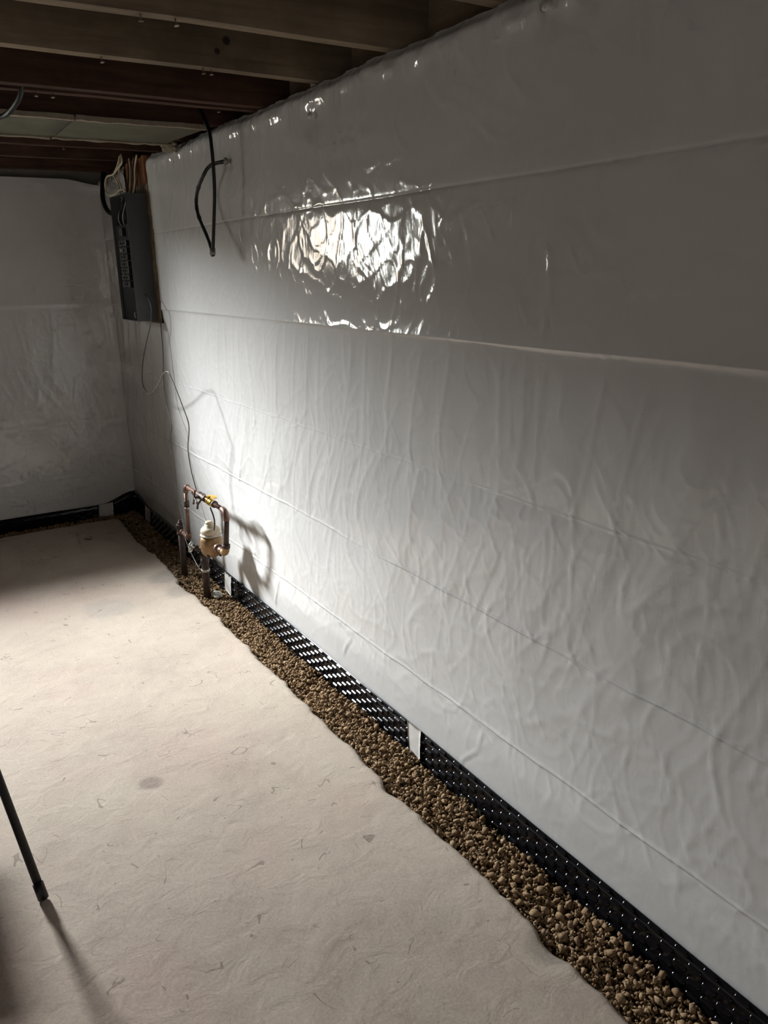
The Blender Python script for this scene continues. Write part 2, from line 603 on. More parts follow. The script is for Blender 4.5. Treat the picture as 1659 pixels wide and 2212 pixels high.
# ceiling: subfloor with joists as parts
ceil = box('ceiling', -2.6, 1.55, -2.5, 5.55, 2.25, 2.29, M['subfloor'])
tag(ceil, 'dark underside of the floor above, carried on wooden joists', kind='structure')
JZ = 2.06
joist_y = [(-1.9, 0.042), (-1.47, 0.042), (-1.04, 0.042), (-0.6, 0.042), (-0.17, 0.042), (0.27, 0.042), (0.70, 0.042), (1.14, 0.042), (1.57, 0.042),
           (2.01, 0.042), (2.43, 0.044), (2.885, 0.044), (2.965, 0.04), (3.33, 0.042), (3.74, 0.042), (4.12, 0.042), (4.54, 0.042), (5.06, 0.042)]
joists = []
for y, tk in joist_y:
    bm = bmesh.new()
    xs = np.linspace(-2.4, 1.40, 24)
    sec = [(0, 0), (tk, 0), (tk, 0.189), (0, 0.189)]
    rings = []
    for x in xs:
        wv = 0.004 * float(noise2(x * 1.3, y * 3.1, 21))
        wz = 0.003 * float(noise2(x * 2.3, y * 5.1, 22))
        rings.append([bm.verts.new((x, y + a + wv, JZ + b + (wz if b == 0 else 0))) for a, b in sec])
    for i in range(len(rings) - 1):
        for k in range(4):
            bm.faces.new((rings[i][k], rings[i + 1][k], rings[i + 1][(k + 1) % 4], rings[i][(k + 1) % 4]))
    bm.faces.new(list(reversed(rings[0])))
    bm.faces.new(rings[-1])
    bmesh.ops.recalc_face_normals(bm, faces=bm.faces)
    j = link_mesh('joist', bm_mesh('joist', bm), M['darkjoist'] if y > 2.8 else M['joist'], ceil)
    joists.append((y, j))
jo = dict(joists)
# rim board and sill plate on top of the long wall
box('rim_board', 1.40, 1.44, -2.3, 5.4, 2.06, 2.25, M['sill'], ceil)
box('sill_plate', 1.312, 1.44, -2.3, 5.4, 2.0, 2.06, M['sill'], ceil)
box('blocking', 1.30, 1.40, 2.475, 2.53, 2.06, 2.2, M['sill'], ceil, 0.003)
# nail tips and fasteners under the joists
nm = bmesh.new()
lathe(nm, (0, 0, 0), (0, 0, -1), [(0.0016, -0.004), (0.0016, 0.012), (0.006, 0.012), (0.006, 0.0145)], 8)
nail_me = bm_mesh('nail', nm)
nail_me.materials.append(M['nail'])
for y, x in ((2.45, 0.63), (2.45, 0.915), (2.45, 0.94), (2.985, 0.55), (2.985, 0.60), (2.985, 1.16), (3.76, 0.56), (3.76, 0.63), (3.76, 0.75), (3.76, 0.79), (4.14, 0.85), (2.03, 0.62), (2.03, 0.70), (5.08, 0.75)):
    ky = min(jo, key=lambda q: abs(q - y))
    n_ = bpy.data.objects.new('nail', nail_me)
    COL.objects.link(n_)
    n_.parent = jo[ky]
    n_.location = (x, y, JZ)
    n_.rotation_euler = (random.uniform(-.2, .2), random.uniform(-.2, .2), 0)

# grey-green boards nailed under the joists
def ceiling_board(name, x0a, x0b, x1a, x1b, y0, y1, seed, label):
    """x0a/x1a at y0, x0b/x1b at y1"""
    t = empty(name, ((x0a + x1a) / 2, (y0 + y1) / 2, JZ - 0.014))
    nx, ny = 40, 12
    V = []
    for zz in (JZ - 0.001, JZ - 0.014):
        for i in range(nx):
            for j in range(ny):
                s, r = i / (nx - 1), j / (ny - 1)
                xa = x0a + (x1a - x0a) * s
                xb = x0b + (x1b - x0b) * s
                x = xa + (xb - xa) * r
                ed = 0.012 * float(noise2(x * 7, seed, 31)) + 0.006 * float(noise2(x * 25, seed, 32))
                y = y0 + (y1 - y0) * r + ed * (1 if j in (0, ny - 1) else 0.3)
                V.append((x, y, zz - 0.004 * abs(float(noise2(x * 3, y * 3, 33 + seed)))))
    n = nx * ny
    f = grid_faces(nx, ny)
    ring = [i * ny for i in range(nx)] + [(nx - 1) * ny + j for j in range(1, ny)] + [i * ny + ny - 1 for i in range(nx - 2, -1, -1)] + [j for j in range(ny - 2, 0, -1)]
    S = [(ring[k], ring[(k + 1) % len(ring)], n + ring[(k + 1) % len(ring)], n + ring[k]) for k in range(len(ring))]
    me = mesh_np('panel', V, np.concatenate([f[:, ::-1], f + n, np.array(S)]))
    link_mesh('panel', me, M['board'], t)
    for yy, sg in ((y0, 1), (y1, -1)):
        bm = bmesh.new()
        rows = []
        for i in range(60):
            x = x0a + (x1a - x0a) * i / 59
            ed = 0.012 * float(noise2(x * 7, seed, 31)) + 0.006 * float(noise2(x * 25, seed, 32))
            wd = 0.018 + 0.012 * float(noise2(x * 6, yy, 35))
            dz = 0.004 + 0.006 * abs(float(noise2(x * 11, yy, 36)))
            yb = yy + ed
            rows.append([bm.verts.new((x, yb - sg * 0.004, JZ - 0.004)), bm.verts.new((x, yb - sg * 0.006, JZ - 0.016 - dz)), bm.verts.new((x, yb + sg * wd, JZ - 0.019 - dz * 0.4)), bm.verts.new((x, yb + sg * wd, JZ - 0.016))])
        for i in range(59):
            for k in range(4):
                bm.faces.new((rows[i][k], rows[i + 1][k], rows[i + 1][(k + 1) % 4], rows[i][(k + 1) % 4]))
        bm.faces.new(rows[0]); bm.faces.new(list(reversed(rows[-1])))
        bmesh.ops.recalc_face_normals(bm, faces=bm.faces)
        tag(link_mesh('torn_edge', bm_mesh('torn_edge', bm), M['paper'], t), 'torn cream paper edge')
    return tag(t, label, 'board', 'boards nailed under the joists')


ceiling_board('ceiling_board', -2.3, -2.3, 0.732, 0.745, 3.31, 3.80, 1, 'grey-green ceiling board under the joists at the photo\'s left edge')
cb = ceiling_board('ceiling_board', 0.737, 0.75, 1.235, 1.215, 3.31, 3.79, 2, 'grey-green ceiling board with torn paper end next to the white sheet')


def crumple(name, c, r, mat, parent=None, seed=0, sub=3, sq=(1, 1, 1)):
    bm = bmesh.new()
    bmesh.ops.create_icosphere(bm, subdivisions=sub, radius=1)
    for v in bm.verts:
        p = v.co.copy()
        k = 1 + 0.35 * float(noise2(p.x * 2.1 + p.z * 1.7, p.y * 2.1 - p.z, 40 + seed)) + 0.18 * float(noise2(p.x * 5 + p.z * 3, p.y * 5 - p.z * 3, 44 + seed))
        v.co = Vector((p.x * r * k * sq[0], p.y * r * k * sq[1], p.z * r * k * sq[2])) + Vector(c)
    return link_mesh(name, bm_mesh(name, bm), mat, parent)


crumple('torn_paper', (1.235, 3.80, 2.040), 0.036, M['paper'], cb, 2, 3, (1, 0.8, 0.75))

# ------------------------------------------------------------------ white sheets
SEAMS = [1.695, 1.322, 0.95, 0.604, 0.262]


def sheet_relief(y, z, seed=0):
    """metres the sheet stands off the wall, positive into the room"""
    d = np.zeros_like(y)
    zs = [ZT] + SEAMS + [0.03]
    w1 = 0.004 * noise2(y * 1.6, y * 0 + 3.1 + seed, 50)
    # bowed bands between folds
    for a, b in zip(zs[:-1], zs[1:]):
        u = np.clip((z - b) / (a - b), 0, 1)
        d += (0.0008 if b > 1.0 else 0.004) * np.sin(np.pi * u) * (1 + 0.8 * noise2(y * 0.9, y * 0 + a * 7, 51 + seed))
    # hard folds
    for s, amp, up, dn in ((SEAMS[0], -0.0024, 0.003, 0.006), (SEAMS[1], 0.0070, 0.05, 0.006)):
        t = z - s - w1
        d += amp * np.where(t > 0, np.exp(-t / up), np.exp(t / dn)) * (1 + 0.35 * noise2(y * 3, y * 0 + s, 52 + seed))
    for s, amp, wd in ((SEAMS[2], 0.0008, 0.003), (SEAMS[3], 0.0028, 0.0042), (SEAMS[4], 0.0030, 0.0042)):
        t = z - s - w1 * 0.8 - 0.004 * noise2(y * 5, y * 0 + s, 53)
        d += amp * np.exp(-(t / wd) ** 2) * np.clip(1 + 0.6 * noise2(y * 4, y * 0 + s, 54 + seed), 0.2, 2)
    # slack folds hanging below the second crease
    e1 = sstep(1.33, 1.24, z) * sstep(0.72, 1.12, z)
    lean = y + 0.10 * (z - 1.3) + 0.02 * noise2(z * 3, y * 2, 55)
    d += e1 * (0.0032 * noise2(lean * 7.5, z * 0.9, 56 + seed) + 0.0016 * ridge(lean * 6.2, z * 0.8, 57 + seed, 6))
    # fanned wrinkles in the lower middle
    e2 = sstep(1.05, 0.85, z) * sstep(0.45, 0.62, z)
    ln2 = y + 0.42 * (z - 0.8) + 0.03 * noise2(y * 3, z * 3, 58)
    d += e2 * (0.0020 * noise2(ln2 * 10, z * 2.2, 59 + seed) + 0.0011 * noise2(ln2 * 22, z * 5, 77 + seed) + 0.0018 * ridge(ln2 * 8.5, z * 1.9, 60 + seed, 8))
    ln3 = y - 0.6 * (z - 0.5)
    e3 = sstep(0.75, 0.6, z) * sstep(0.12, 0.3, z)
    d += e3 * (0.0022 * noise2(ln3 * 6, z * 4, 61 + seed) + 0.0016 * ridge(ln3 * 4, z * 5, 62 + seed, 6))
    # crinkled zone around eye height
    e4 = sstep(1.30, 1.42, z) * sstep(1.72, 1.62, z)
    d += e4 * (0.0009 * noise2((y + 0.3 * z) * 9, z * 7, 63 + seed) + 0.0008 * ridge(y * 8 + z * 4, z * 9 - y * 3, 64 + seed, 4))
    # upper band
    e5 = sstep(1.72, 1.80, z)
    d += e5 * (0.0016 * noise2(y * 3.2, z * 3.6, 65 + seed) + 0.0004 * ridge(y * 6, z * 6, 66 + seed, 5))
    # puckers along the stapled top
    e6 = sstep(1.94, 2.02, z)
    d += e6 * (0.0035 * noise2(y * 19, z * 5, 67 + seed) + 0.004 * noise2(y * 6, z * 0 + 1, 68 + seed) + 0.004 * ridge(y * 13, z * 3, 74 + seed, 4))
    pk = np.clip(noise2(y * 7.5, y * 0 + 2.7, 78 + seed) * 1.6, 0, 1) + 0.5 * np.clip(noise2(y * 21, y * 0 + 1.7, 79 + seed), 0, 1)
    d += 0.0065 * pk * np.exp(-((z - 2.006 - 0.007 * noise2(y * 5, y * 0 + 8, 98 + seed)) / 0.015) ** 2)
    # short creases
    d += 0.0011 * ridge(y * 5.5 + 1.2 * z, z * 5.5 - 0.6 * y, 69 + seed, 9)
    d += 0.0009 * ridge(y * 11 - 1.2 * z, z * 9, 70 + seed, 8)
    d += 0.0012 * sstep(1.3, 1.0, z) * ridge((y + 0.35 * z) * 9, z * 3.5, 75 + seed, 10)
    d += 0.0010 * sstep(1.3, 1.0, z) * ridge((y - 0.5 * z) * 7, (z + 0.3 * y) * 4.5, 76 + seed, 11)
    d += 0.0022 * noise2(y * 2.1, z * 2.1, 71 + seed)
    # lies flat at the bottom, behind the black strip
    d *= sstep(0.06, 0.20, z) * 0.95 + 0.05
    return d


def crease_segments(y, z, segs):
    d = np.zeros_like(y)
    for (y0, z0, y1, z1, wd, amp) in segs:
        L = math.hypot(y1 - y0, z1 - z0)
        ty, tz = (y1 - y0) / L, (z1 - z0) / L
        s = (y - y0) * ty + (z - z0) * tz
        q = -(y - y0) * tz + (z - z0) * ty + 0.003 * np.sin(s * 40)
        d += amp * np.exp(-(q / wd) ** 2) * sstep(-0.01, 0.03, s) * sstep(L + 0.01, L - 0.03, s)
    return d


def sheet_right():
    y = np.concatenate([np.arange(-1.2, 0.45, 0.03), np.arange(0.45, 4.30, 0.007), np.arange(4.30, YF + 0.004, 0.012)])
    z = np.concatenate([np.arange(0.0, 2.0, 0.008), np.linspace(2.0, ZT, 8)] + [np.arange(s - 0.014, s + 0.0141, 0.002) for s in SEAMS] + [np.arange(1.98, 2.035, 0.003)])
    z = np.sort(z)
    z = z[np.concatenate([[True], np.diff(z) > 0.0012])]
    Y, Z = np.meshgrid(y, z, indexing='ij')
    d = sheet_relief(Y, Z)
    d += crease_segments(Y, Z, [(1.66, 0.067, 1.573, 0.164, 0.0045, 0.0030), (1.573, 0.164, 1.549, 0.238, 0.0045, 0.0028), (1.64, 0.074, 1.555, 0.168, 0.004, -0.0015), (2.378, 0.124, 2.309, 0.228, 0.0045, 0.0028), (2.36, 0.124, 2.290, 0.228, 0.004, -0.0015),
                                (2.99, 0.10, 2.93, 0.25, 0.007, 0.005), (1.37, 1.55, 1.34, 1.40, 0.006, 0.0022), (1.36, 1.40, 1.38, 1.33, 0.006, 0.002), (0.92, 1.44, 0.93, 1.38, 0.006, 0.0018),
                                (1.72, 1.67, 1.78, 1.60, 0.007, 0.002), (1.85, 1.62, 1.78, 1.48, 0.006, 0.002)])
    # dimple where the cable enters, pulled-in spots at the pins
    for py, pz, a, wd in ((3.20, 1.914, -0.008, 0.04), (2.469, 1.965, -0.008, 0.05), (1.398, 2.008, -0.006, 0.04)):
        d += a * np.exp(-((Y - py) ** 2 + (Z - pz) ** 2) / wd ** 2)
    # the top rolls back over the sill
    roll = sstep(2.015, ZT, Z)
    X = XW - d + 0.026 * roll ** 2
    Zt = ZT + 0.006 * noise2(Y * 4, Y * 0 + 9, 72) + 0.005 * noise2(Y * 14, Y * 0 + 5, 73)
    Zo = np.where(Z > 2.0, 2.0 + (Z - 2.0) / (ZT - 2.0) * (Zt - 2.0), Z)
    # free edge beside the breaker panel curls out a little
    curl = sstep(4.12, 4.25, Y) * sstep(1.2, 1.3, Z)
    X = X - 0.014 * curl
    V = np.stack([X, Y, Zo], -1).reshape(-1, 3)
    F = grid_faces(len(y), len(z))
    yc, zc = Y.ravel()[F].mean(1), Z.ravel()[F].mean(1)
    cut = (yc > 4.245 - 0.04 * (zc - 2.0) * -1) & (yc < 4.66) & (zc > 1.245)
    return mesh_np('plastic_sheet', V, F[~cut])


sr = empty('plastic_sheet', (XW, 2.2, 0.05))
tag(sr, 'glossy white plastic sheet covering the long wall, creased in horizontal folds', 'plastic sheet')
link_mesh('sheet_skin', sheet_right(), M['sheet'], sr, True)
for py, pz, r in ((2.469, 1.965, 0.011), (1.398, 2.008, 0.012)):
    tag(lathe_obj('pin', (XW - 0.002, py, pz), (-1, 0, 0.25), [(r * 0.3, 0), (r, 0.002), (r, 0.005), (r * 0.7, 0.008), (r * 0.2, 0.009)], M['pin'], sr, 16), 'round white pin head')


def sheet_far():
    x = np.concatenate([np.arange(-2.4, 0.35, 0.03), np.arange(0.35, XW + 0.004, 0.008)])
    z = np.arange(0.0, 2.036, 0.009)
    X, Z = np.meshgrid(x, z, indexing='ij')
    d = sheet_relief(X + 11.0, Z, 3) * 0.5
    top = sstep(1.95, 2.03, Z) * sstep(1.05, 1.25, X)
    Y = YF - d * sstep(XW, XW - 0.04, X) - 0.02 * top
    Zo = Z - 0.03 * top
    V = np.stack([X, Y, Zo], -1).reshape(-1, 3)
    F = grid_faces(len(x), len(z))[:, ::-1]
    xc, zc = X.ravel()[F].mean(1), Z.ravel()[F].mean(1)
    cut = (xc > WX0) & (xc < WX1) & (zc > WZ0) & (zc < WZ1)
    return mesh_np('plastic_sheet', V, F[~cut])


sf = empty('plastic_sheet', (0.2, YF, 0.05))
tag(sf, 'dim white plastic sheet on the end wall, left of the breaker panel', 'plastic sheet')
link_mesh('sheet_skin', sheet_far(), M['sheet'], sf, True)

# ------------------------------------------------------------------ black dimpled drainage strip
MX = 1.2595


def top_edge(y):
    y = np.asarray(y, float)
    t = 0.078 + 0.0025 * noise2(y * 1.7, y * 0 + 0.2, 80)
    return t + 0.042 * sstep(4.88, 5.24, y)


def strip_mesh(name, p0, axis, n, nrm, length, topf, zbot=-0.075, thick=0.002, seed=0):
    """thin strip standing on edge; axis/nrm are unit vectors in plan"""
    s = np.linspace(0, length, n)
    zt = topf(s)
    rows = []
    for off in (0.0, thick):
        for k in range(5):
            f = k / 4
            z = zbot + (zt - zbot) * f
            bend = 0.0015 * noise2(s * 3, s * 0 + f, 81 + seed)
            px = p0[0] + axis[0] * s + nrm[0] * (bend - off)
            py = p0[1] + axis[1] * s + nrm[1] * (bend - off)
            rows.append(np.stack([px, py, z], -1))
    V = np.concatenate(rows)
    F = []
    for k in range(4):
        for i in range(n - 1):
            a = k * n + i
            F.append((a, a + 1, a + n + 1, a + n))
            b = (k + 5) * n + i
            F.append((b, b + n, b + n + 1, b + 1))
    for i in range(n - 1):
        F.append((4 * n + i, 4 * n + i + 1, 9 * n + i + 1, 9 * n + i))
    return mesh_np(name, V, F)


mb = empty('drainage_strip', (MX, 2.3, -0.07))
tag(mb, 'black dimpled plastic drainage strip along the foot of the long wall', 'drainage strip')
link_mesh('strip_sheet', strip_mesh('strip_sheet', (MX, -0.6), (0, 1), 240, (-1, 0), 5.84, lambda s: top_edge(s - 0.6)), M['membrane'], mb)


def dimple_mesh():
    """half capsule lying along y, bulging towards -x"""
    half = 0.0148
    st = [(-half - 0.0026, 0.15), (-half - 0.0016, 0.75), (-half, 1.0), (-half + 0.002, 1.0), (half - 0.002, 1.0), (half, 1.0), (half + 0.0016, 0.75), (half + 0.0026, 0.15)]
    V, F = [], []
    prof = [(0.0004, 0.0072), (-0.0010, 0.0062), (-0.0034, 0.0041), (-0.0058, 0.0019), (-0.0062, -0.0012), (-0.0035, -0.0058), (0.0004, -0.0072)]
    for yy, s in st:
        for k in range(7):
            V.append((prof[k][0] * s, yy, prof[k][1] * s))
    n = len(st)
    for i in range(n - 1):
        for k in range(6):
            F.append((i * 7 + k, i * 7 + k + 1, i * 7 + 8 + k, i * 7 + 7 + k))
    return V, F


dv, df = dimple_mesh()
dv, df = np.array(dv), np.array(df)
dm = mesh_np('dimple', dv, df)
dm.materials.append(M['membrane'])
dm.polygons.foreach_set('use_smooth', np.ones(len(dm.polygons), dtype=bool))
ROWS = [-0.0090, 0.0095, 0.0283, 0.0480, 0.0672]
PITCH = 0.074
for c in range(60):
    for r, z in enumerate(ROWS):
        y = 0.9917 - 0.0368 * r + PITCH * (c - 6)
        if y < 0.42: y += 60 * PITCH
        d_ = bpy.data.objects.new('dimple', dm)
        COL.objects.link(d_)
        d_.parent = mb
        d_.matrix_parent_inverse = Matrix.Translation(-mb.location)
        d_.location = (MX, y, z + (0.04 * float(sstep(4.9, 5.24, y))))


def dimple_field(name, places, rot, parent):
    V, F, o = [], [], 0
    c, s = math.cos(rot), math.sin(rot)
    R = np.array([[c, -s, 0], [s, c, 0], [0, 0, 1]])
    for p in places:
        V.append(dv @ R.T + np.array(p))
        F.append(df + o)
        o += len(dv)
    me = mesh_np(name, np.concatenate(V), np.concatenate(F))
    return tag(link_mesh(name, me, M['membrane'], parent, True), kind='stuff')


dimple_field('dimple_rows', [(MX, 0.9917 - 0.0368 * r + PITCH * c, z) for c in range(-20, -8) for r, z in enumerate(ROWS)] + [(MX, 0.9917 - 0.0368 * r + PITCH * c, -0.0275) for c in range(-7, 54) for r in (-1,)], 0, mb)

mf = empty('drainage_strip', (0.2, YF - 0.012, -0.07))
tag(mf, 'black plastic drainage strip at the foot of the dim end wall', 'drainage strip')


def top_far(s):
    x = s - 2.4
    return 0.054 + 0.002 * noise2(x * 2, x * 0 + 0.4, 82) + 0.062 * sstep(1.04, 1.255, x)


link_mesh('strip_sheet', strip_mesh('strip_sheet', (-2.4, YF - 0.010), (1, 0), 140, (0, -1), 3.66, top_far, seed=4), M['membrane'], mf)
dimple_field('dimple_rows', [(-0.3 + 0.0368 * r + PITCH * c, YF - 0.012, z - 0.022) for c in range(0, 20) for r, z in enumerate(ROWS)], math.pi / 2, mf)

# ------------------------------------------------------------------ tape tabs


def tape(c, label, group='tape tabs over the black strip', off=None):
    """c: four corners top-left, top-right, bottom-right, bottom-left in space"""
    c = [Vector(p) for p in c]
    nrm = (c[1] - c[0]).cross(c[3] - c[0]).normalized()
    nu, nv = 8, 12
    V = []
    for k in (0, 1):
        for i in range(nu):
            for j in range(nv):
                u, v = i / (nu - 1), j / (nv - 1)
                p = (c[0] * (1 - u) + c[1] * u) * (1 - v) + (c[3] * (1 - u) + c[2] * u) * v
                b = 0.0016 * float(noise2(u * 3 + p.y, v * 4 + p.x, 90)) + 0.003 * (v ** 3)
                e = 0.002 * float(noise2(v * 6, u * 2 + p.y * 3, 91))
                q = p + nrm * (b + 0.0005 * k) + (c[1] - c[0]).normalized() * (e if i in (0, nu - 1) else 0)
                V.append(q[:])
    n = nu * nv
    f = grid_faces(nu, nv)
    ring = [i * nv for i in range(nu)] + [(nu - 1) * nv + j for j in range(1, nv)] + [i * nv + nv - 1 for i in range(nu - 2, -1, -1)] + [j for j in range(nv - 2, 0, -1)]
    S = np.array([(ring[k], n + ring[k], n + ring[(k + 1) % len(ring)], ring[(k + 1) % len(ring)]) for k in range(len(ring))])
    me = mesh_np('tape_tab', V, np.concatenate([f[:, ::-1], f + n, S]))
    o = link_mesh('tape_tab', me, M['tape'], None, True)
    return tag(o, label, 'tape', group)


TX = MX - 0.0085
tape([(TX + 0.003, 1.924, 0.086), (TX + 0.003, 1.845, 0.086), (TX - 0.004, 1.846, -0.026), (TX - 0.004, 1.903, -0.036)], 'white tape tab on the black strip nearest the viewer')
tape([(TX + 0.003, 3.575, 0.074), (TX + 0.003, 3.487, 0.074), (TX - 0.004, 3.494, -0.030), (TX - 0.004, 3.575, -0.020)], 'white tape tab on the black strip just behind the water meter pipes')
tape([(TX + 0.003, 4.965, 0.080), (TX + 0.003, 4.853, 0.080), (TX - 0.004, 4.87, -0.010), (TX - 0.004, 4.98, -0.015)], 'white tape tab on the long wall\'s strip close to the dark corner')
tape([(1.021, YF - 0.024, 0.057), (1.112, YF - 0.024, 0.062), (1.107, YF - 0.028, -0.045), (1.013, YF - 0.028, -0.042)], 'wide white tape tab on the end wall\'s black strip')

# ------------------------------------------------------------------ gravel


def hull_stone(seed):
    r = random.Random(seed)
    bm = bmesh.new()
    sx, sy, sz = 1.0, r.uniform(0.62, 0.95), r.uniform(0.45, 0.8)
    for i in range(13):
        v = Vector((r.gauss(0, 1), r.gauss(0, 1), r.gauss(0, 1))).normalized() * r.uniform(0.82, 1.05)
        bm.verts.new((v.x * sx, v.y * sy, v.z * sz))
    res = bmesh.ops.convex_hull(bm, input=bm.verts)
    junk = [e for e in res['geom_interior'] if isinstance(e, bmesh.types.BMVert)]
    if junk: bmesh.ops.delete(bm, geom=junk, context='VERTS')
    bmesh.ops.triangulate(bm, faces=bm.faces)
    bm.verts.index_update()
    V = np.array([v.co[:] for v in bm.verts])
    F = np.array([[v.index for v in f.verts] for f in bm.faces])
    bm.free()
    return V, F


STONES = [hull_stone(100 + k) for k in range(24)]


def rand_rot(n):
    q = rng.normal(size=(n, 4))
    q /= np.linalg.norm(q, axis=1)[:, None]
    w_, x, y, z = q.T
    return np.stack([np.stack([1 - 2 * (y * y + z * z), 2 * (x * y - z * w_), 2 * (x * z + y * w_)], -1),
                     np.stack([2 * (x * y + z * w_), 1 - 2 * (x * x + z * z), 2 * (y * z - x * w_)], -1),
                     np.stack([2 * (x * z - y * w_), 2 * (y * z + x * w_), 1 - 2 * (x * x + y * y)], -1)], 1), q


def gravel_height(x, y):
    h = -0.026 + 0.008 * noise2(x * 9, y * 5, 95) + 0.005 * noise2(x * 20, y * 18, 96)
    near = sstep(1.17, 1.25, x)
    h = h + near * (0.006 + 0.016 * np.maximum(0, noise2(y * 6, y * 0 + 2, 97)))
    h = h + 0.030 * np.exp(-(((x - 1.16) / 0.10) ** 2 + ((y - 5.08) / 0.10) ** 2))
    return h


def scatter(n, xr, yr, rmean, rsig, rmin, rmax, layer):
    x = rng.uniform(*xr, n)
    y = rng.uniform(*yr, n)
    r = np.clip(np.exp(rng.normal(math.log(rmean), rsig, n)), rmin, rmax)
    ok = ((x > edge_x(y) + r * 0.8) | (y > edge_y(x) + r * 0.8)) & (x < MX - 0.0075 - r * 0.9) & (y < YF - 0.018 - r * 0.9)
    x, y, r = x[ok], y[ok], r[ok]
    z = gravel_height(x, y) - layer + r * 0.15 + rng.uniform(-0.003, 0.003, len(x))
    return np.stack([x, y, z], -1), r


parts = [scatter(6500, (1.05, 1.26), (0.35, 2.3), 0.0062, 0.28, 0.0035, 0.012, 0.004),
         scatter(5200, (1.05, 1.26), (0.35, 2.3), 0.0066, 0.25, 0.004, 0.012, 0.013),
         scatter(5800, (1.05, 1.26), (2.3, 5.24), 0.0075, 0.25, 0.004, 0.012, 0.005),
         scatter(4200, (1.05, 1.26), (2.3, 5.24), 0.0080, 0.2, 0.005, 0.012, 0.014),
         scatter(2600, (-0.4, 1.1), (5.03, 5.24), 0.0090, 0.25, 0.005, 0.014, 0.004),
         scatter(900, (1.05, 1.26), (-0.6, 0.35), 0.0075, 0.25, 0.004, 0.012, 0.004)]
P0 = np.concatenate([p for p, r in parts])
R0 = np.concatenate([r for p, r in parts])
rot, _ = rand_rot(len(P0))
var = rng.integers(0, len(STONES), len(P0))
GV, GF, off = [], [], 0
for k, (sv, sf_) in enumerate(STONES):
    idx = np.where(var == k)[0]
    if not len(idx): continue
    v = np.einsum('nij,vj->nvi', rot[idx], sv) * R0[idx][:, None, None] + P0[idx][:, None, :]
    f = sf_[None] + (np.arange(len(idx)) * len(sv))[:, None, None] + off
    GV.append(v.reshape(-1, 3))
    GF.append(f.reshape(-1, 3))
    off += len(idx) * len(sv)
g = link_mesh('gravel', mesh_np('gravel', np.concatenate(GV), np.concatenate(GF)), M['stone'])
tag(g, 'fine tan crushed gravel filling the trench between slab and wall', 'gravel', kind='stuff')

stone_me = []
for k, (sv, sf_) in enumerate(STONES):
    me = mesh_np('gravel_stone', sv, sf_)
    me.materials.append(M['stone'])
    stone_me.append(me)
cnt = 0
placed = []
tries = 0
while cnt < 300 and tries < 20000:
    tries += 1
    y = 0.50 + 1.95 * random.random() ** 1.35
    x = random.uniform(1.09, 1.25) if random.random() < 0.55 else random.uniform(1.185, 1.25)
    r = random.uniform(0.0095, 0.0165) * (0.85 if y > 1.6 else 1.0)
    if x < float(edge_x(y)) + r or x > MX - 0.0085 - r: continue
    if any((x - a) ** 2 + (y - b) ** 2 < (0.8 * (r + c)) ** 2 for a, b, c in placed): continue
    placed.append((x, y, r))
    z = float(gravel_height(np.array(x), np.array(y))) + r * 0.35
    s_ = bpy.data.objects.new('gravel_stone', stone_me[cnt % len(stone_me)])
    COL.objects.link(s_)
    s_.location = (x, y, z)
    s_.scale = (r, r, r)
    s_.rotation_euler = (random.uniform(-0.6, 0.6), random.uniform(-0.6, 0.6), random.uniform(0, 6.28))
    tag(s_, 'larger tan stone lying on top of the gravel beside the black strip', 'stone', 'larger stones on top of the gravel')
    cnt += 1

# white plastic scrap at the foot of the front standpipe
o = crumple('plastic_scrap', (1.188, 3.515, -0.012), 0.026, M['rag'], None, 5, 3, (0.9, 1.25, 0.55))
tag(o, 'crumpled white plastic scrap on the gravel at the foot of the standpipe', 'plastic scrap')

# ------------------------------------------------------------------ water meter and pipes
PX = 1.15
wm = empty('water_meter', (PX, 3.5, -0.03))
tag(wm, 'bronze water meter on copper and iron pipes standing in the gravel', 'water meter')
# far standpipe
tube('standpipe', [(PX, 3.897, -0.10), (PX, 3.895, 0.245)], 0.0165, M['iron'], wm, 14)
tee = lathe_obj('pipe_tee', (PX, 3.895, 0.200), (0, 0, 1), [(0.0195, 0), (0.0215, 0.003), (0.0215, 0.010), (0.019, 0.013), (0.019, 0.045), (0.0215, 0.048), (0.0215, 0.056), (0.016, 0.058)], M['iron'], wm, 16)
lathe_obj('plug', (PX, 3.895, 0.258), (0, 0, 1), [(0.015, 0), (0.015, 0.008), (0.0095, 0.009), (0.0095, 0.022), (0.008, 0.023)], M['iron'], tee, 8)
tube('copper_pipe', [(PX, 3.885, 0.222), (PX, 3.80, 0.218), (PX, 3.775, 0.216)], 0.0115, M['copper'], wm, 12)
lathe_obj('pipe_collar', (PX, 3.868, 0.221), (0, -1, 0), [(0.0165, 0), (0.0165, 0.012), (0.014, 0.014)], M['copper'], wm, 14)


def elbow(name, a, c, b, r, mat, parent):
    """short swept bend from a round corner c to b"""
    a, c, b = Vector(a), Vector(c), Vector(b)
    pts = []
    for k in range(9):
        t = k / 8
        pts.append(a * (1 - t) ** 2 + c * 2 * t * (1 - t) + b * t * t)
    bm = bmesh.new()
    da, db = (c - a).normalized(), (b - c).normalized()
    sweep(bm, [a - da * 0.004] + pts + [b + db * 0.004], r, 14)
    return link_mesh(name, bm_mesh(name, bm), mat, parent)


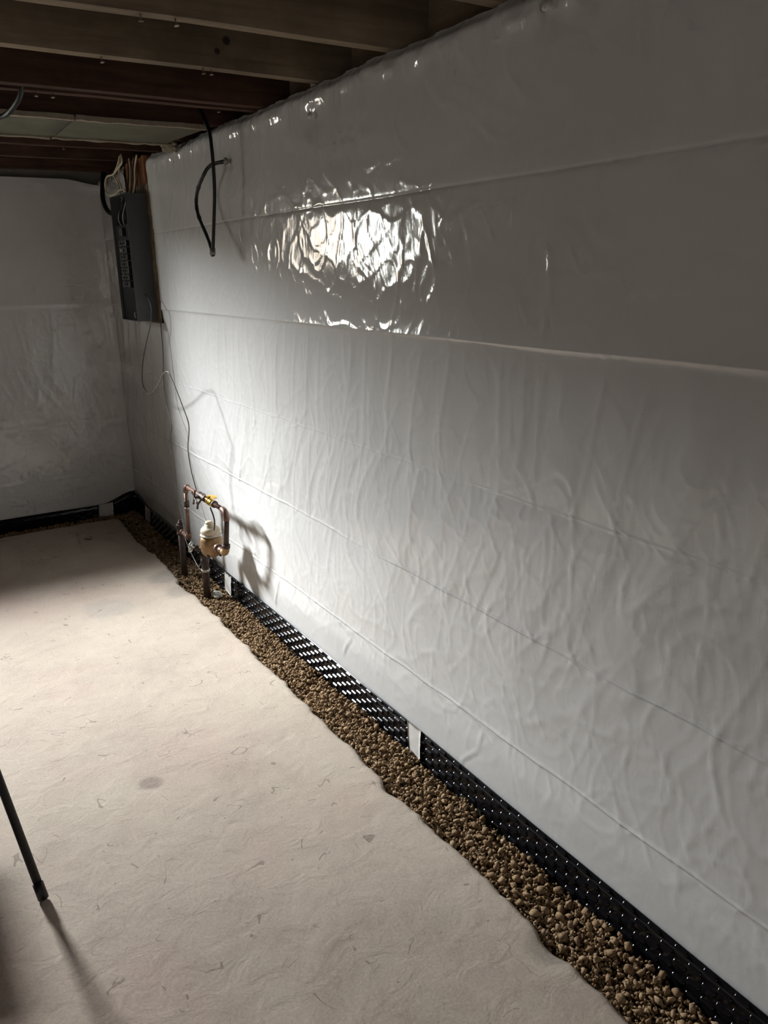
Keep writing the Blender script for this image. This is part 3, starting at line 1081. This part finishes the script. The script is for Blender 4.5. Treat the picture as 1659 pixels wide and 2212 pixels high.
elbow('pipe_elbow', (PX, 3.785, 0.217), (PX, 3.762, 0.216), (PX, 3.760, 0.240), 0.0145, M['copper'], wm)
tube('copper_pipe', [(PX, 3.760, 0.235), (PX, 3.745, 0.470)], 0.0100, M['copper'], wm, 12)
rz = lambda z: 3.760 - (z - 0.235) / 0.235 * 0.015
lathe_obj('pipe_coupling', (PX, rz(0.385), 0.385), (0, 0, 1), [(0.0135, 0), (0.0135, 0.032), (0.011, 0.034)], M['iron'], wm, 14)
tag(lathe_obj('solder_ring', (PX, rz(0.375), 0.375), (0, 0, 1), [(0.0118, 0), (0.0118, 0.007)], M['solder'], wm, 14), 'bright solder ring')
elbow('pipe_elbow', (PX, 3.745, 0.465), (PX, 3.744, 0.492), (PX, 3.715, 0.493), 0.0138, M['copper'], wm)
# top run towards the viewer
yz = lambda y: 0.493 + (3.72 - y) * 0.012
tube('copper_pipe', [(PX, 3.72, 0.493), (PX, 3.215, yz(3.215))], 0.0105, M['copper'], wm, 12)
# stop valve with cross handle
gv = lathe_obj('stop_valve', (PX, 3.545, yz(3.545)), (0, -1, 0), [(0.012, 0), (0.0165, 0.004), (0.0165, 0.016), (0.013, 0.02), (0.015, 0.035), (0.019, 0.05), (0.015, 0.066), (0.013, 0.08), (0.0165, 0.084), (0.0165, 0.098), (0.012, 0.1)], M['iron'], wm, 14)
vc = Vector((PX, 3.495, yz(3.495)))
tube('valve_stem', [vc, vc + Vector((-0.040, 0, 0.004))], [0.009, 0.006], M['iron'], gv, 10)
for ang in (0.5, 2.07):
    a = vc + Vector((-0.040, 0, 0.004))
    dv_ = Vector((0, math.cos(ang), math.sin(ang))) * 0.040
    bmx = bmesh.new()
    sweep(bmx, [a - dv_, a - dv_ * 0.85, a, a + dv_ * 0.85, a + dv_], [0.0062, 0.0040, 0.0046, 0.0040, 0.0062], 8)
    link_mesh('handle_bar', bm_mesh('handle_bar', bmx), M['iron'], gv)
tube('drain_cock', [vc, vc + Vector((-0.012, 0.045, -0.046)), vc + Vector((-0.014, 0.05, -0.068))], [0.006, 0.005, 0.005], M['iron'], gv, 8)
# brass ball valve with yellow lever
bv = lathe_obj('ball_valve', (PX, 3.418, yz(3.418)), (0, -1, 0), [(0.012, 0), (0.0175, 0.002), (0.0175, 0.016), (0.0145, 0.018), (0.018, 0.026), (0.0185, 0.036), (0.0145, 0.045), (0.0175, 0.048), (0.0175, 0.062), (0.012, 0.064)], M['brass'], wm, 8)
bc = Vector((PX, 3.386, yz(3.386)))
tube('lever_stem', [bc, bc + Vector((-0.006, 0, 0.030))], 0.0058, M['brass'], bv, 10)
bm = bmesh.new()
lp = [(bc + Vector((-0.006, 0.010, 0.028)), 0.011), (bc + Vector((-0.006, -0.012, 0.031)), 0.009), (bc + Vector((-0.008, -0.035, 0.040)), 0.008), (bc + Vector((-0.012, -0.075, 0.046)), 0.0095), (bc + Vector((-0.015, -0.110, 0.046)), 0.008)]
rows = [[bm.verts.new(p + Vector((sx * wd, 0, dz))) for sx, dz in ((-1, 0.0025), (1, 0.0025), (1, -0.0012), (-1, -0.0012))] for p, wd in lp]
for i in range(len(rows) - 1):
    for k in range(4):
        bm.faces.new((rows[i][k], rows[i][(k + 1) % 4], rows[i + 1][(k + 1) % 4], rows[i + 1][k]))
bm.faces.new(rows[0]); bm.faces.new(rows[-1])
bmesh.ops.recalc_face_normals(bm, faces=bm.faces)
tag(link_mesh('lever', bm_mesh('lever', bm), M['lever'], bv), 'yellow lever')
lathe_obj('pipe_collar', (PX, 3.345, yz(3.345)), (0, -1, 0), [(0.0165, 0), (0.0165, 0.012), (0.013, 0.014)], M['iron'], wm, 12)
elbow('pipe_elbow', (PX, 3.235, yz(3.235)), (PX, 3.196, yz(3.2)), (PX, 3.197, 0.462), 0.0140, M['copper'], wm)
tube('copper_pipe', [(PX, 3.197, 0.468), (PX, 3.232, 0.315)], 0.0125, M['iron'], wm, 12)
lathe_obj('pipe_collar', (PX, 3.228, 0.333), (0, 0.2, -1), [(0.0155, -0.006), (0.0195, -0.004), (0.0195, 0.010), (0.0165, 0.012)], M['iron'], wm, 8)
elbow('pipe_elbow', (PX, 3.232, 0.325), (PX, 3.238, 0.292), (PX, 3.268, 0.290), 0.0165, M['bronze'], wm)
# outlet to the meter
tube('copper_pipe', [(PX, 3.262, 0.290), (PX, 3.345, 0.288)], 0.0135, M['copper'], wm, 12)
lathe_obj('union_nut', (PX, 3.322, 0.2885), (0, 1, 0), [(0.017, 0), (0.0225, 0.003), (0.0225, 0.020), (0.019, 0.024)], M['copper'], wm, 8)
# meter body: bowl, flange, cap
MC = Vector((PX, 3.425, 0.285))
body = lathe_obj('meter_body', MC, (0, 0, 1), [(0.006, -0.062), (0.026, -0.060), (0.040, -0.050), (0.048, -0.034), (0.0525, -0.012), (0.0535, 0.006), (0.0515, 0.024), (0.046, 0.036), (0.040, 0.042), (0.036, 0.044)], M['bronze'], wm, 32)
cap = lathe_obj('meter_cap', MC + Vector((0, 0, 0.040)), (0.0, 0.0, 1), [(0.040, 0.0), (0.0475, 0.002), (0.0475, 0.009), (0.044, 0.011), (0.044, 0.017), (0.046, 0.019), (0.046, 0.028), (0.042, 0.036), (0.036, 0.042), (0.026, 0.0455), (0.026, 0.054), (0.021, 0.058), (0.013, 0.060)], M['cap'], wm, 28)
lathe_obj('lid_knob', MC + Vector((-0.004, 0, 0.098)), (0, 0, 1), [(0.017, 0), (0.019, 0.004), (0.016, 0.012), (0.010, 0.014)], M['cap'], cap, 16)
lathe_obj('clamp_ring', MC + Vector((0, 0, 0.042)), (0, 0, 1), [(0.0485, 0.0), (0.050, 0.002), (0.050, 0.005), (0.0485, 0.007)], M['solder'], cap, 28)
for ang in (0.6, 2.4, 3.9, 5.4):
    lathe_obj('flange_bolt', MC + Vector((0.043 * math.cos(ang), 0.043 * math.sin(ang), -0.046)), (0, 0, 1), [(0.005, -0.012), (0.0065, -0.010), (0.0065, 0.004), (0.004, 0.006)], M['iron'], body, 6)
# inlet, wheel valve and near standpipe
lathe_obj('inlet_boss', MC + Vector((0, 0.036, 0.010)), (0, 1, 0.05), [(0.020, 0), (0.0225, 0.012), (0.0245, 0.016), (0.0245, 0.030), (0.019, 0.033)], M['iron'], wm, 16)
elbow('pipe_elbow', (PX, 3.49, 0.293), (PX, 3.546, 0.292), (PX, 3.545, 0.245), 0.0185, M['iron'], wm)
tube('standpipe', [(PX, 3.545, 0.25), (PX, 3.545, 0.150), (PX, 3.555, -0.10)], [0.016, 0.0175, 0.0185], M['iron'], wm, 14)
lathe_obj('pipe_collar', (PX, 3.545, 0.150), (0, 0, 1), [(0.0205, 0), (0.023, 0.004), (0.023, 0.020), (0.0195, 0.024), (0.0195, 0.036), (0.022, 0.038), (0.022, 0.046), (0.018, 0.048)], M['iron'], wm, 8)
vb = lathe_obj('wheel_valve', (PX, 3.548, 0.222), (-0.75, 0.62, 0.1), [(0.016, 0), (0.018, 0.010), (0.014, 0.016), (0.0135, 0.030), (0.0165, 0.032), (0.0165, 0.040), (0.006, 0.044), (0.005, 0.066)], M['iron'], wm, 12)
ax = Vector((-0.75, 0.62, 0.1)).normalized()
wc = Vector((PX, 3.548, 0.222)) + ax * 0.064
wu = ax.orthogonal().normalized()
wv_ = ax.cross(wu)
bm = bmesh.new()
ringp = []
for k in range(33):
    a = 2 * math.pi * k / 32
    rr = 0.025 + 0.0022 * math.cos(8 * a)
    ringp.append(wc + (wu * math.cos(a) + wv_ * math.sin(a)) * rr)
sweep(bm, ringp, 0.0034, 8, False)
for k in range(4):
    a = math.pi / 2 * k
    sweep(bm, [wc, wc + (wu * math.cos(a) + wv_ * math.sin(a)) * 0.024], 0.0026, 6)
tag(link_mesh('handwheel', bm_mesh('handwheel', bm), M['solder'], vb), 'pale scalloped handwheel')
# ground clamp on the near standpipe
lathe_obj('ground_clamp', (PX, 3.548, 0.108), (0, 0, 1), [(0.022, 0), (0.022, 0.012)], M['solder'], wm, 12)
tube('clamp_screw', [(PX - 0.022, 3.548, 0.114), (PX - 0.040, 3.525, 0.135), (PX - 0.036, 3.505, 0.165)], 0.0028, M['wire'], wm, 6, 4)

# ------------------------------------------------------------------ electrical panel on its backboard
bb = empty('backboard', (1.262, 4.42, 1.24))
tag(bb, 'brown wooden backboard with an orange stud behind the breaker panel', 'backboard')
box('plywood', 1.256, 1.268, 4.262, 4.64, 1.245, 1.93, M['joist'], bb, 0.002)
tag(box('stud', 1.245, 1.300, 4.255, 4.295, 1.93, 2.058, M['stud'], bb, 0.002), 'orange stud end')
tag(box('stud', 1.258, 1.300, 4.30, 4.64, 1.93, 2.058, M['stud'], bb, 0.002), 'orange plank behind the cables')

ep = empty('breaker_panel', (1.205, 4.45, 1.26))
tag(ep, 'open grey steel breaker panel on the wall under the joists', 'breaker panel')
px0, px1, py0, py1, pz0, pz1 = 1.150, 1.255, 4.30, 4.605, 1.258, 1.885
bm = bmesh.new()
tk = 0.003
bm_box(bm, px0, px1, py0, py0 + tk, pz0, pz1)
bm_box(bm, px0, px1, py1 - tk, py1, pz0, pz1)
bm_box(bm, px0, px1, py0 + tk, py1 - tk, pz0, pz0 + tk)
bm_box(bm, px0, px1, py0 + tk, py1 - tk, pz1 - tk, pz1)
bm_box(bm, px1 - tk, px1, py0 + tk, py1 - tk, pz0 + tk, pz1 - tk)
link_mesh('panel_box', bm_mesh('panel_box', bm), M['panel'], ep)
box('dead_front', px0 + 0.012, px0 + 0.016, py0 + tk, py1 - tk, pz0 + tk, 1.74, M['panelin'], ep)
box('back_pan', px0 + 0.070, px0 + 0.074, py0 + tk, py1 - tk, 1.74, pz1 - tk, M['panelin'], ep)
for cx in (4.395, 4.475):
    for k in range(7):
        z = 1.43 + k * 0.034
        b_ = box('breaker', px0 - 0.004, px0 + 0.013, cx - 0.034, cx + 0.034, z, z + 0.029, M['breaker'], ep, 0.0015)
        sg = 1 if cx < 4.43 else -1
        box('toggle', px0 - 0.011, px0 - 0.004, cx + sg * 0.012, cx + sg * 0.026, z + 0.010, z + 0.019, M['toggle'] if (k == 5 and cx > 4.43) else M['breaker'], b_, 0.001)
tag(box('main_switch', px0 - 0.006, px0 + 0.013, 4.41, 4.47, 1.685, 1.725, M['breaker'], ep, 0.002), 'black main switch')
tube('latch', [(px0 - 0.003, py0 + 0.02, 1.275), (px0 - 0.007, py0 + 0.02, 1.285), (px0 - 0.007, py0 + 0.02, 1.300), (px0 - 0.003, py0 + 0.02, 1.305)], 0.002, M['solder'], ep, 6)
for k in range(7):
    y = 4.33 + 0.035 * k
    tube('inner_wire', [(px0 + 0.05, y, 1.882), (px0 + 0.03 + 0.01 * random.random(), y + random.uniform(-.02, .02), 1.84), (px0 + 0.02, y + random.uniform(-.03, .03), 1.78), (px0 + 0.025, 4.40 + 0.02 * k, 1.735)], 0.0028, M['black'] if k % 3 else M['toggle'], ep, 6, 4)

# cables from the joists into the panel top
cabs = [('nm', [(1.15, 4.30, 2.06), (1.15, 4.292, 2.022), (1.15, 4.376, 2.005), (1.15, 4.474, 1.986), (1.15, 4.603, 1.988), (1.15, 4.66, 1.966), (1.15, 4.665, 1.923), (1.15, 4.60, 1.895), (1.155, 4.478, 1.893), (1.158, 4.43, 1.905), (1.17, 4.38, 1.906), (1.18, 4.36, 1.880)], 0.0045, 'cream cable looping out in front of the breaker panel top'),
        ('nm', [(1.16, 4.36, 2.06), (1.155, 4.40, 2.02), (1.16, 4.50, 1.995), (1.165, 4.545, 1.99), (1.18, 4.53, 1.955), (1.19, 4.52, 1.880)], 0.0042, 'cream cable dropping behind the front loop at the panel'),
        ('nm', [(1.19, 4.47, 2.06), (1.19, 4.51, 2.01), (1.195, 4.56, 1.975), (1.21, 4.58, 1.94), (1.215, 4.575, 1.880)], 0.0042, 'cream cable at the far side of the panel top')]
for k, (mm, pts, r, lab) in enumerate(cabs):
    tag(tube('electrical_cable', pts, r, M[mm], None, 8, 6), lab, 'cable', 'cables entering the breaker panel')
ys = [4.315, 4.335, 4.36, 4.385, 4.41, 4.44, 4.47, 4.50]
for k, y in enumerate(ys):
    x = 1.225 + 0.012 * (k % 2)
    pts = [(x, y + random.uniform(-.03, .03), 2.06), (x - 0.004, y + random.uniform(-.02, .02), 2.0), (x - 0.012, y + random.uniform(-.012, .012), 1.94), (1.20 + 0.01 * (k % 3), 4.33 + 0.022 * k, 1.878)]
    tag(tube('electrical_cable', pts, 0.0044, M['nmbrown'] if k % 4 else M['nm'], None, 8, 6), 'thin cable in the tight bundle rising from the breaker panel to the joists', 'cable', 'cable bundle above the panel')
o = tube('black_hose', [(1.235, 5.02, 2.05), (1.215, 4.99, 1.98), (1.20, 4.955, 1.905), (1.20, 4.885, 1.84), (1.215, 4.80, 1.815), (1.235, 4.74, 1.82)], 0.013, M['black'], None, 10, 6)
tag(o, 'black hose curving out of the far corner behind the breaker panel', 'hose')

# thin wires from the panel to the pipes
wa = [(1.2, 4.29, 1.40), (1.2, 4.209, 1.34), (1.19, 4.215, 1.248), (1.18, 4.359, 1.084), (1.17, 4.412, 0.944), (1.16, 4.324, 0.892), (1.15, 4.175, 0.898), (1.14, 3.996, 0.966), (1.13, 3.874, 1.028), (1.12, 3.76, 1.053), (1.124, 3.713, 1.02), (1.129, 3.603, 0.904), (1.133, 3.552, 0.824), (1.137, 3.609, 0.709), (1.141, 3.607, 0.615), (1.146, 3.59, 0.55), (1.15, 3.576, 0.508)]
tag(tube('ground_wire', wa, 0.0026, M['wire'], None, 6, 5), 'thin grey wire looping up and over before reaching the top copper pipe', 'wire')
wb = [(1.245, 4.223, 1.268), (1.236, 4.198, 1.105), (1.227, 4.199, 0.985), (1.218, 4.175, 0.867), (1.209, 4.075, 0.74), (1.2, 4.094, 0.66), (1.189, 4.022, 0.526), (1.178, 3.983, 0.436), (1.167, 3.928, 0.35), (1.150, 3.833, 0.252), (1.135, 3.768, 0.205), (1.135, 3.711, 0.165), (1.135, 3.646, 0.129), (1.128, 3.552, 0.116)]
tag(tube('ground_wire', wb, 0.0026, M['wire'], None, 6, 5), 'thin dark wire hanging straight down the wall to the standpipes', 'wire')
tag(tube('ground_wire', [(1.138, 3.367, 0.480), (1.142, 3.345, 0.446), (1.146, 3.345, 0.411), (1.15, 3.372, 0.366)], 0.0034, M['black'], None, 6, 5), 'short black wire between the brass valve and the meter cap', 'wire')

# black cable loop hanging from the joists
bl = empty('hanging_cable', (1.19, 3.22, 1.56))
tag(bl, 'black cable hanging from the joists in a long loop before the white sheet', 'cable')
la = [(1.19, 3.275, 2.16), (1.19, 3.257, 2.108), (1.19, 3.203, 2.051), (1.19, 3.158, 1.984), (1.19, 3.154, 1.82), (1.19, 3.185, 1.704), (1.19, 3.222, 1.584), (1.19, 3.224, 1.560)]
tube('straight_strand', la, 0.0072, M['black'], bl, 10, 6)
lb = [(1.19, 3.236, 1.562), (1.19, 3.232, 1.578), (1.194, 3.291, 1.639), (1.198, 3.378, 1.715), (1.202, 3.41, 1.771), (1.206, 3.391, 1.823), (1.21, 3.318, 1.873), (1.227, 3.295, 1.902), (1.245, 3.256, 1.912), (1.266, 3.2, 1.914)]
lbs = catmull(lb, 6)
bm = bmesh.new()
sweep(bm, lbs, [0.0068 + 0.0016 * abs(float(noise2(i * 0.35, 0.5, 99))) + (0.0022 if i % 13 == 5 else 0) for i in range(len(lbs))], 10)
tag(link_mesh('knobbly_strand', bm_mesh('knobbly_strand', bm), M['black'], bl), 'lumpy taped strand curving back to the wall')
tag(tube('taped_end', [(1.19, 3.228, 1.592), (1.19, 3.230, 1.566)], 0.0125, M['greytape'], bl, 10), 'grey taped end')
tag(crumple('putty', (1.262, 3.20, 1.914), 0.0125, M['greytape'], bl, 7, 2, (0.7, 1, 1)), 'grey putty where the cable enters the sheet')
o = tube('black_cable', [(0.30, 3.36, 2.045), (0.40, 3.30, 2.018), (0.468, 3.214, 2.015), (0.489, 3.103, 2.022), (0.505, 2.99, 2.05), (0.51, 2.95, 2.10)], 0.0085, M['black'], None, 8, 6)
tag(o, 'short black cable drooping under the joists at the photo\'s left edge', 'cable')

# ------------------------------------------------------------------ black stand at the left edge
st = empty('tripod_stand', (-0.05, 2.45, 0.0))
tag(st, 'black tubular stand with one slanting leg on the slab, at the photo\'s left edge', 'stand')
foot, topl = Vector((0.110, 1.843, 0.006)), Vector((0.002, 2.083, 0.72))
dl = (topl - foot).normalized()
lg = tube('leg', [foot + dl * 0.02, topl], 0.0105, M['black'], st, 12)
tube('rubber_foot', [foot, foot + dl * 0.045], 0.0130, M['black'], lg, 12)
for f2 in ((-0.62, 2.00, 0.006), (-0.36, 2.95, 0.006)):
    t2 = Vector((-0.02, 2.11, 0.72))
    f2 = Vector(f2)
    d2 = (t2 - f2).normalized()
    lg = tube('leg', [f2 + d2 * 0.02, t2], 0.0105, M['black'], st, 12)
    tube('rubber_foot', [f2, f2 + d2 * 0.045], 0.0130, M['black'], lg, 12)
lathe_obj('hub', (-0.01, 2.10, 0.69), (0, 0, 1), [(0.02, 0), (0.028, 0.004), (0.028, 0.05), (0.016, 0.06)], M['black'], st, 16)
box('shadow_caster', -0.45, -0.085, 2.40, 2.77, 0.385, 0.42, M['black'], st, 0.008)  # unseen slab added to throw the soft dark patch on the floor
